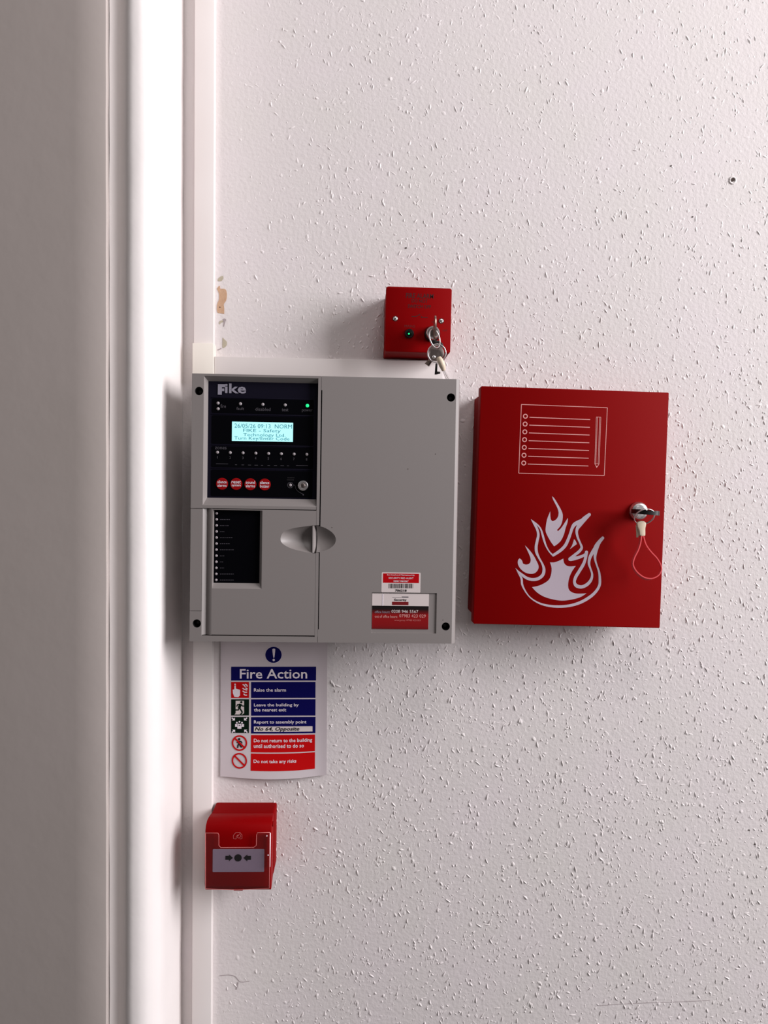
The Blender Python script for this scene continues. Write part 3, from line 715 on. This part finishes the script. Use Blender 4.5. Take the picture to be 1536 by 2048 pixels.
em.plate(fl([(640, 60), (680, 100), (735, 190), (785, 280), (812, 360), (805, 460), (775, 540), (720, 605), (735, 625), (790, 570), (850, 480), (895, 410), (890, 480), (860, 570), (830, 680), (785, 775), (725, 835), (672, 870), (615, 790), (560, 690), (535, 620), (540, 540), (560, 430), (610, 305), (612, 380), (622, 440), (650, 465), (700, 440), (735, 390), (745, 320), (725, 250), (690, 180), (655, 110)]), [], DT)
em.plate(fl([(200, 855), (265, 920), (335, 1010), (390, 1110), (422, 1190), (410, 1250), (365, 1300), (300, 1315), (220, 1300), (150, 1255), (100, 1190), (85, 1130), (95, 1085), (115, 1065), (150, 1095), (170, 1150), (215, 1165), (262, 1155), (290, 1120), (290, 1060), (255, 970)]), [], DT)
em.plate(fl([(995, 755), (1022, 785), (1040, 835), (990, 870), (925, 918), (960, 860), (982, 800)]), [], DT)
em.plate(fl([(605, 1130), (680, 1128), (760, 1100), (820, 1068), (835, 1140), (880, 1185), (940, 1195), (1022, 1188), (965, 1270), (920, 1370), (900, 1470), (905, 1550), (940, 1600), (1010, 1630), (1100, 1635), (1195, 1630), (1100, 1690), (960, 1730), (800, 1748), (640, 1725), (500, 1680), (390, 1610), (315, 1530), (430, 1505), (540, 1450), (600, 1390), (628, 1300), (630, 1210)]), [], DT)
pxm = (DIST-DD)/F_PX/8.084
def fst(lst): em.stroke(dc.P(Z4([(x, y) for x, y, w in lst]), DT), [w*pxm for x, y, w in lst], DT)
fst([(50, 1225, 4), (95, 1295, 24), (145, 1390, 34), (155, 1480, 34), (190, 1565, 26), (262, 1672, 20), (360, 1752, 24), (480, 1807, 30), (620, 1836, 38), (780, 1843, 42), (940, 1826, 44), (1100, 1776, 48), (1250, 1690, 50), (1350, 1598, 46), (1405, 1500, 44), (1412, 1400, 42), (1400, 1290, 34), (1368, 1190, 28), (1342, 1110, 32), (1333, 1040, 44), (1342, 960, 60), (1352, 890, 84), (1395, 810, 64), (1458, 735, 50)])
fst([(1345, 890, 64), (1275, 1000, 56), (1243, 1080, 48), (1238, 1160, 40), (1260, 1230, 30), (1287, 1320, 34), (1272, 1405, 46), (1212, 1482, 54), (1120, 1526, 54), (1035, 1508, 56), (1002, 1450, 46), (1020, 1370, 52), (1080, 1270, 52), (1140, 1170, 52), (1175, 1080, 48), (1195, 965, 56)])
fst([(1195, 990, 46), (1120, 1032, 46), (1020, 1062, 58), (935, 1078, 64)])
fst([(925, 1075, 50), (1005, 1010, 46), (1080, 950, 48), (1118, 890, 42), (1095, 820, 32), (1060, 740, 36), (1038, 650, 42), (1047, 585, 52), (1090, 515, 74), (1150, 440, 80), (1240, 358, 54)])
fst([(1130, 450, 60), (1010, 510, 62), (965, 575, 50), (940, 650, 46), (900, 760, 50), (850, 860, 52), (770, 940, 50), (650, 1020, 42)])
fst([(660, 1022, 30), (598, 960, 22), (545, 870, 26), (510, 770, 34), (485, 680, 34), (455, 590, 26), (400, 520, 24), (300, 435, 6)])
fst([(300, 435, 6), (355, 510, 38), (400, 600, 40), (417, 690, 42), (397, 790, 46), (382, 880, 48), (390, 970, 46), (430, 1060, 32), (480, 1150, 32), (508, 1240, 48), (490, 1330, 52), (420, 1390, 52), (330, 1407, 50), (240, 1388, 46), (160, 1335, 42), (90, 1272, 20), (50, 1225, 4)])
for x, y, d_ in ((1240, 358, 54), (1458, 735, 50), (1195, 965, 54), (930, 1077, 60), (655, 1018, 34)): em.disc(dc.L(*Z4([(x, y)])[0], DT), d_*pxm/2, DT, None, 20)
em.build('flame_emblem', 'vinyl', dd_)
# cam lock
lc_ = dc.L(1278.5, 1022.5, DD+.004)
ck = MB().lathe(lc_, [(.0126, DD), (.0126, DD+.002), (.0114, DD+.0035), (.0106, DD+.006), (.0084, DD+.0068), (.0082, DD+.006)], 36).build('cam_lock', 'chrome', dd_, smooth=True, angle=45)
MB().lathe(lc_, [(.0077, DD+.0055), (.0077, DD+.0066), (.0070, DD+.0072)], 30).build('lock_barrel', 'chrome', ck, smooth=True, angle=40)
# its key, turned flat, with ring and strap
ck2 = Frame('cabinet_key', 0.29047, ZC-0.01986, -0.02047, 'black-headed key with red strap in the document cabinet lock', 'key')
kx, ky = lc_
MB().box(kx-.0035, ky-.0009, kx+.0035, ky+.0009, DD+.0073, DD+.020).build('key_blade', 'steel', ck2, bevel=.0003)
hd = [(-.0085, .014), (.006, .012), (.014, .018), (.0165, .028), (.0155, .038), (.008, .0425), (-.006, .0425), (-.0125, .036), (-.0125, .022)]
t = MB().plate([(p[0], p[1]) for p in smooth_poly(hd, 80, 3)], [circ((.002, .034), .0032, 14)], -.0029, .0029, back=True)
m = MB(); m.add([(kx+u-.0050+.16*(v-.014), ky+w-.0006-.06*u, DD+v) for u, v, w in t.v], t.f); m.build('key_head', 'blackplastic', ck2, smooth='r', angle=35)
rc_ = dc.L(1288.5, 1033, DD+.036)
MB().ring((rc_[0], rc_[1], DD+.036), .0130, .0006, (1, .05, 0), (.0, .78, .6)).ring((rc_[0], rc_[1]-.0003, DD+.0373), .0130, .0006, (1, .05, 0), (.0, .78, .6)).build('split_ring', 'chrome', ck2, smooth=True)
WK = DD+.030
Z5 = lambda pts: zz(1180, 980, 9.035, pts)
cr = dc.P(Z5([(845, 590), (900, 560), (970, 565), (1005, 610), (990, 700), (990, 800), (975, 832), (895, 825), (880, 740), (850, 660)]), WK)
MB().plate([(p[0], p[1]) for p in smooth_poly(cr, 80, 3)], [], WK-.0028, WK+.0028, back=True).build('crimp', 'ivory', ck2, bevel=.0011)
cr = dc.P(Z5([(840, 640), (890, 640), (900, 820), (885, 862), (848, 862), (850, 780)]), WK)
MB().plate(cr, [], WK-.0042, WK-.0012, back=True).build('crimp_tail', 'ivory', ck2, bevel=.0009)
lp = Z5([(955, 825), (1000, 980), (1090, 1110), (1200, 1230), (1268, 1350), (1280, 1440), (1240, 1530), (1160, 1590), (1070, 1610), (970, 1590), (870, 1520), (800, 1430), (768, 1330), (800, 1210), (860, 1090), (900, 970), (922, 830)])
pts = [Vector((*dc.L(x, y, WK), WK)) for x, y in lp]; cp = catmull(pts, 4); N = len(cp)
hwid = []
for i in range(N):   # the band twists so that its face shows at the bottom of the loop
    t_ = i/(N-1); k = math.exp(-((t_-.55)/.16)**2)
    hwid.append((.0028, Vector((0, .5*k, 1)).normalized()))
MB().ribbon(cp, hwid, .0007).build('strap', 'strapred', ck2)

# ================================================================== MANUAL CALL POINT
cpx = wp(492.3, 1665, 0)
cpn = Frame('call_point', cpx.x, cpx.z, -0.006, 'red manual call point with clear cover at the bottom of the trunking', 'call point')
H = .0432; CD = .0655
MB().plate(rrect(-H, -H, H, H, .003), [], 0, .036).build('back_box', 'redbox', cpn, bevel=.001)
# body: rounded top and bottom front edges
pr = [(H-.0002, .0355), (H-.0003, .048), (H-.0022, .056), (H-.0060, .0615), (H-.0125, .0645), (H-.022, CD), (-H+.0025, CD), (-H-.0062, .0622), (-H-.0090, .0580), (-H-.0085, .053), (-H-.004, .044), (-H+.001, .0355)]
m = MB(); n_ = len(pr); V = [(-H+.0002-.0026*min(1, (w-.0355)/.022), v, w) for v, w in pr]+[(H-.0007, v, w) for v, w in pr]
m.add(V, [(i, (i+1) % n_, n_+(i+1) % n_, n_+i) for i in range(n_)]+[tuple(reversed(range(n_))), tuple(range(n_, 2*n_))])
cb = m.build('body', 'red', cpn, smooth='r', bevel=.0008)
el = cpn.R(425.5, 1698, 528.5, 1743.5, CD)
MB().plate(rrect(*el, .001), [], CD-.0006, CD+.0004).build('press_element', 'element', cb)
CT = CD+.0007
Z6 = lambda pts: zz(390, 1580, 7.68, pts)
def arrow(sgn, x0):
    q = [(0, -30), (55, -30), (55, -52), (115, 0), (55, 52), (55, 30), (0, 30)]
    return cpn.P(Z6([(x0+sgn*x, 1042+y) for x, y in q]), CT)
MB().plate(arrow(1, 468), [], CT).plate(arrow(-1, 860), [], CT).disc(cpn.L(*Z6([(662, 1042)])[0], CT), .0049, CT).build('break_symbol', 'ink', cb)
# house-on-fire mark
Wm = CD+.0003
vm = MB(); 
for q in ([(630, 752), (590, 748), (588, 700), (625, 655), (690, 650), (722, 690), (720, 748), (690, 752)], [(632, 752), (634, 712), (655, 690), (672, 705)], [(655, 735), (650, 705), (690, 670), (705, 712), (680, 738), (655, 735)]):
    vm.stroke(cpn.P(Z6(q), Wm), .0005, Wm, False)
vm.build('house_fire_mark', 'rim', cb)
MB().lathe(cpn.L(475, 1766, CD), [(.0022, CD-.004), (.0020, CD-.0005)], 14).build('reset_keyhole', 'hole', cb)
# clear hinged cover
CW0, CW1 = CD+.0042, CD+.0056
cw_ = Z6([(160, 660), (352, 662), (366, 690), (366, 850), (395, 884), (905, 880), (940, 850), (945, 690), (960, 655), (1150, 650), (1140, 1510), (1090, 1520), (640, 1532), (160, 1518)])
cpl = cpn.P(cw_, CW1)
HC = max(p[0] for p in cpl); LC = min(p[0] for p in cpl); BC = min(p[1] for p in cpl)
cl = MB().plate(cpl, [], CW0, CW1, back=True)
vt = cpl[0][1]
cl.box(LC, BC, LC+.0012, vt, .040, CW0).box(HC-.0012, BC, HC, vt, .040, CW0).box(LC, BC, HC, BC+.0012, .046, CW0)
cvr = cl.build('clear_cover', 'clear', cpn)
rim = MB()
path = [Vector((p[0], p[1], CW1)) for p in cpl[:10]]
rim.tube(path, .00042, 6)
rim.tube([Vector((cpl[9][0], cpl[9][1], CW1)), Vector((cpl[10][0], cpl[10][1], CW1)), Vector((cpl[12][0], cpl[12][1]-.0003, CW1)), Vector((cpl[13][0], cpl[13][1], CW1)), Vector((cpl[0][0], cpl[0][1], CW1))], .0004, 6)
rim.build('cover_edge_glint', 'rim', cvr, smooth=True)  # pale tube paints the bright look of the clear plate's edge
MB().tube([Vector((HC+.0002, vt-.001, CW1-.002)), Vector((HC+.0002, BC+.03, CW1-.002))], .0009, 8).build('cover_edge_highlight', 'white', cvr, smooth=True)  # white tube paints a highlight down the cover's right edge
for q in ((H-.006, H-.016), (H-.004, H-.042)): MB().lathe(q, [(.001, CW1), (.0008, CW1+.0003)], 10).build('cover_sparkle', 'white', cvr)  # white dots paint sparkles near the cover's right edge
MB().box(-.006, BC-.0012, .006, BC, CW0-.004, CW1).build('cover_tab', 'red', cvr)
MB().tube([Vector((H-.003, vt+.004, .052)), Vector((H+.0006, vt+.004, .052))], .0035, 12).build('cover_hinge', 'redbox', cvr, smooth=True, angle=40)

# ================================================================== FIRE ACTION NOTICE
nt0 = wp(548, 1420, .0015)
fs = Frame('fire_action_notice', nt0.x, nt0.z, 0.0015, 'white laminated fire action notice taped below the grey panel', 'notice', y=0.0)
WB = .0016
sx0, sy0, sx1, sy1 = fs.R(441, 1262, 654, 1552, WB)
def warp(p):
    u, v, w = p
    s = (u-sx0)/(sx1-sx0); t = (v-sy0)/(sy1-sy0)
    low = max(0.0, 1-t/.35)
    dz = .0065*low**1.6*math.sin(math.pi*min(max(s*.95+.05, 0), 1))**1.2+.0018*math.sin(math.pi*s)*(.4+.6*math.sin(9*t))*.5+.0016*max(0, (s-.86)/.14)**2
    dv = -.0022*low*math.sin(math.pi*min(max(s*1.05-.05, 0), 1))+.0015*low*max(0, s-.75)/.25
    return (u, v+dv, max(w+dz, .0006+(w-WB)))
def grid(x0, y0, x1, y1, w, nu, nv):
    m = MB(); V = [(x0+(x1-x0)*i/nu, y0+(y1-y0)*j/nv, w) for j in range(nv+1) for i in range(nu+1)]
    return m.add(V, [(j*(nu+1)+i, j*(nu+1)+i+1, (j+1)*(nu+1)+i+1, (j+1)*(nu+1)+i) for j in range(nv) for i in range(nu)])
g = grid(sx0, sy0, sx1, sy1, WB, 28, 36); g2 = grid(sx0, sy0, sx1, sy1, WB-.0004, 28, 36)
g.add(g2.v, [tuple(reversed(q)) for q in g2.f])
sh = g.build('sheet', 'paper', fs, smooth=True, warp=warp)
WN = WB+.0002
def block(name, x0, y0, x1, y1, mat, w=WN):
    return grid(*fs.R(x0, y0, x1, y1, w), w, 12, 4).build(name, mat, sh, warp=warp)
WX = WN+.0002
bt = block('title_bar', 462.3, 1333.2, 632.2, 1361, 'blue')
text(fs, 'Fire Action', (479.7, 1337.8, 614.4, 1357.3), WX, 'white', sh, bold=.012, warp=warp)
rows = [(1363.8, 1396, 'blue'), (1398.6, 1431.2, 'blue'), (1434, 1466.2, 'blue'), (1469, 1502, 'signred'), (1504.2, 1537, 'signred')]
for (y0, y1, mt) in rows: block('instruction_bar', 502.2, y0, 631 if y0 < 1465 else 630, y1, mt)
for y0, y1, mt in ((1363.8, 1396, 'signred'), (1398.6, 1431, 'green'), (1434, 1465.5, 'green')): block('pictogram_panel', 462.3, y0, 498, y1, mt)
for s, bx in (('Raise the alarm', (507.8, 1376.6, 572, 1383.4)), ('Leave the building by', (507.8, 1406.9, 597.5, 1414.6)), ('the nearest exit', (507.8, 1416.4, 572.5, 1423)),
              ('Report to assembly point', (507.8, 1440.6, 612.7, 1448.9)), ('Do not return to the building', (507.8, 1476, 624.3, 1485)), ('until authorised to do so', (507.8, 1486.2, 608, 1493.6)), ('Do not take any risks', (507.8, 1515.6, 593, 1524))):
    text(fs, s, bx, WX, 'white', sh, bold=.014, warp=warp)
block('write_in_strip', 507.8, 1452.7, 625, 1463, 'label', WX)
text(fs, 'No 64, Opposite', (509.7, 1453.7, 598.8, 1463), WX+.0002, 'ink', sh, bold=.022, shear=.25, warp=warp, name='handwriting')
c = fs.L(547.2, 1309.4, WN)
MB().disc(c, .0122, WN-.0001).build('sign_disc_border', 'white', sh, warp=warp)
MB().disc(c, .0115, WX-.0001, None, 32).build('sign_disc', 'blue', sh, warp=warp)
Z7 = lambda pts: zz(430, 1280, 6.4, pts)
MB().plate(fs.P([(p.x, p.y) for p in smooth_poly(Z7([(735, 125), (742, 112), (753, 108), (766, 112), (772, 125), (762, 215), (754, 228), (746, 215)]), 80, 3)], WX), [], WX+.0001).disc(fs.L(*Z7([(752, 254)])[0], WX), .0017, WX+.0001).build('exclamation_mark', 'white', sh, warp=warp)
Z8 = lambda pts: zz(455, 1360, 11.075, pts)
pm = (DIST-.002)/F_PX/11.075
def st(m, pts, w, sm=False): return m.stroke(fs.P(Z8(pts), WX), w*pm, WX, sm)
def dot(m, x, y, r): return m.disc(fs.L(*Z8([(x, y)])[0], WX), r*pm, WX, None, 16)
m = MB(); m.plate(fs.P(Z8([(115, 215), (150, 205), (155, 120), (183, 120), (186, 192), (278, 218), (276, 345), (240, 378), (150, 372), (118, 290)]), WX), [], WX); dot(m, 168, 95, 18)
for q in ([(335, 98), (372, 118), (395, 155)], [(385, 92), (425, 110), (436, 148)], [(335, 180), (370, 205), (436, 225)], [(335, 240), (380, 270), (436, 268)], [(358, 305), (390, 335), (434, 335)], [(395, 175), (425, 185), (437, 205)]):
    st(m, q, 24, True)
m.build('press_alarm_pictogram', 'white', sh, warp=warp)
m = MB(); m.plate(fs.P(Z8([(180, 460), (366, 460), (366, 735), (325, 765), (155, 765), (180, 735)]), WX), [], WX); m.build('exit_doorway_pictogram', 'label', sh, warp=warp)
W_ = WX; WX += .0002
m = MB(); dot(m, 306, 492, 26); st(m, [(288, 530), (258, 625)], 62); st(m, [(285, 540), (225, 542), (203, 588)], 24); st(m, [(300, 540), (332, 578), (372, 576)], 24)
st(m, [(255, 610), (242, 664), (165, 664)], 30); st(m, [(262, 610), (322, 700), (325, 728), (285, 765)], 30); st(m, [(150, 640), (168, 735)], 26)
m.build('running_figure', 'green', sh, warp=warp)
WX = W_
m = MB()
for x, y in ((208, 945), (265, 924), (322, 944)): dot(m, x, y, 19)
dot(m, 265, 984, 13)
for x0, y0, x1, y1 in ((168, 975, 218, 1034), (312, 975, 366, 1034), (220, 1016, 310, 1076), (228, 965, 252, 1010), (280, 965, 302, 1010)):
    m.plate(fs.P(Z8([(x0, y0), (x1, y0), (x1, y1), (x0, y1)]), WX), [], WX)
for (x, y), (dx, dy) in zip(((165, 895), (365, 895), (170, 1098), (372, 1095)), ((-1, -1), (1, -1), (-1, 1), (1, 1))):
    st(m, [(x+dx*70, y+dy*60), (x+dx*12, y+dy*12)], 26)
    m.plate(fs.P(Z8([(x, y), (x+dx*66, y), (x, y+dy*62)]), WX), [], WX)
m.build('assembly_point_pictogram', 'white', sh, warp=warp)
for cy_, man in ((1385, True), (1765, False)):
    cc = fs.L(*Z8([(269, cy_)])[0], WX)
    if man:
        m = MB(); dot(m, 260, 1302, 26); st(m, [(262, 1335), (262, 1415)], 46); st(m, [(270, 1345), (305, 1352), (328, 1392)], 24); st(m, [(250, 1350), (228, 1385), (205, 1372)], 22)
        st(m, [(252, 1405), (235, 1440), (228, 1492)], 30); st(m, [(268, 1405), (285, 1440), (318, 1480)], 30); m.build('walking_figure', 'ink', sh, warp=warp)
    WX += .0002
    m = MB(); m.annulus(cc, 138*pm, 170*pm, WX, None, 36); st(m, [(165, cy_-98), (375, cy_+92)], 36); m.build('prohibition_ring', 'signred', sh, warp=warp)
    WX -= .0002
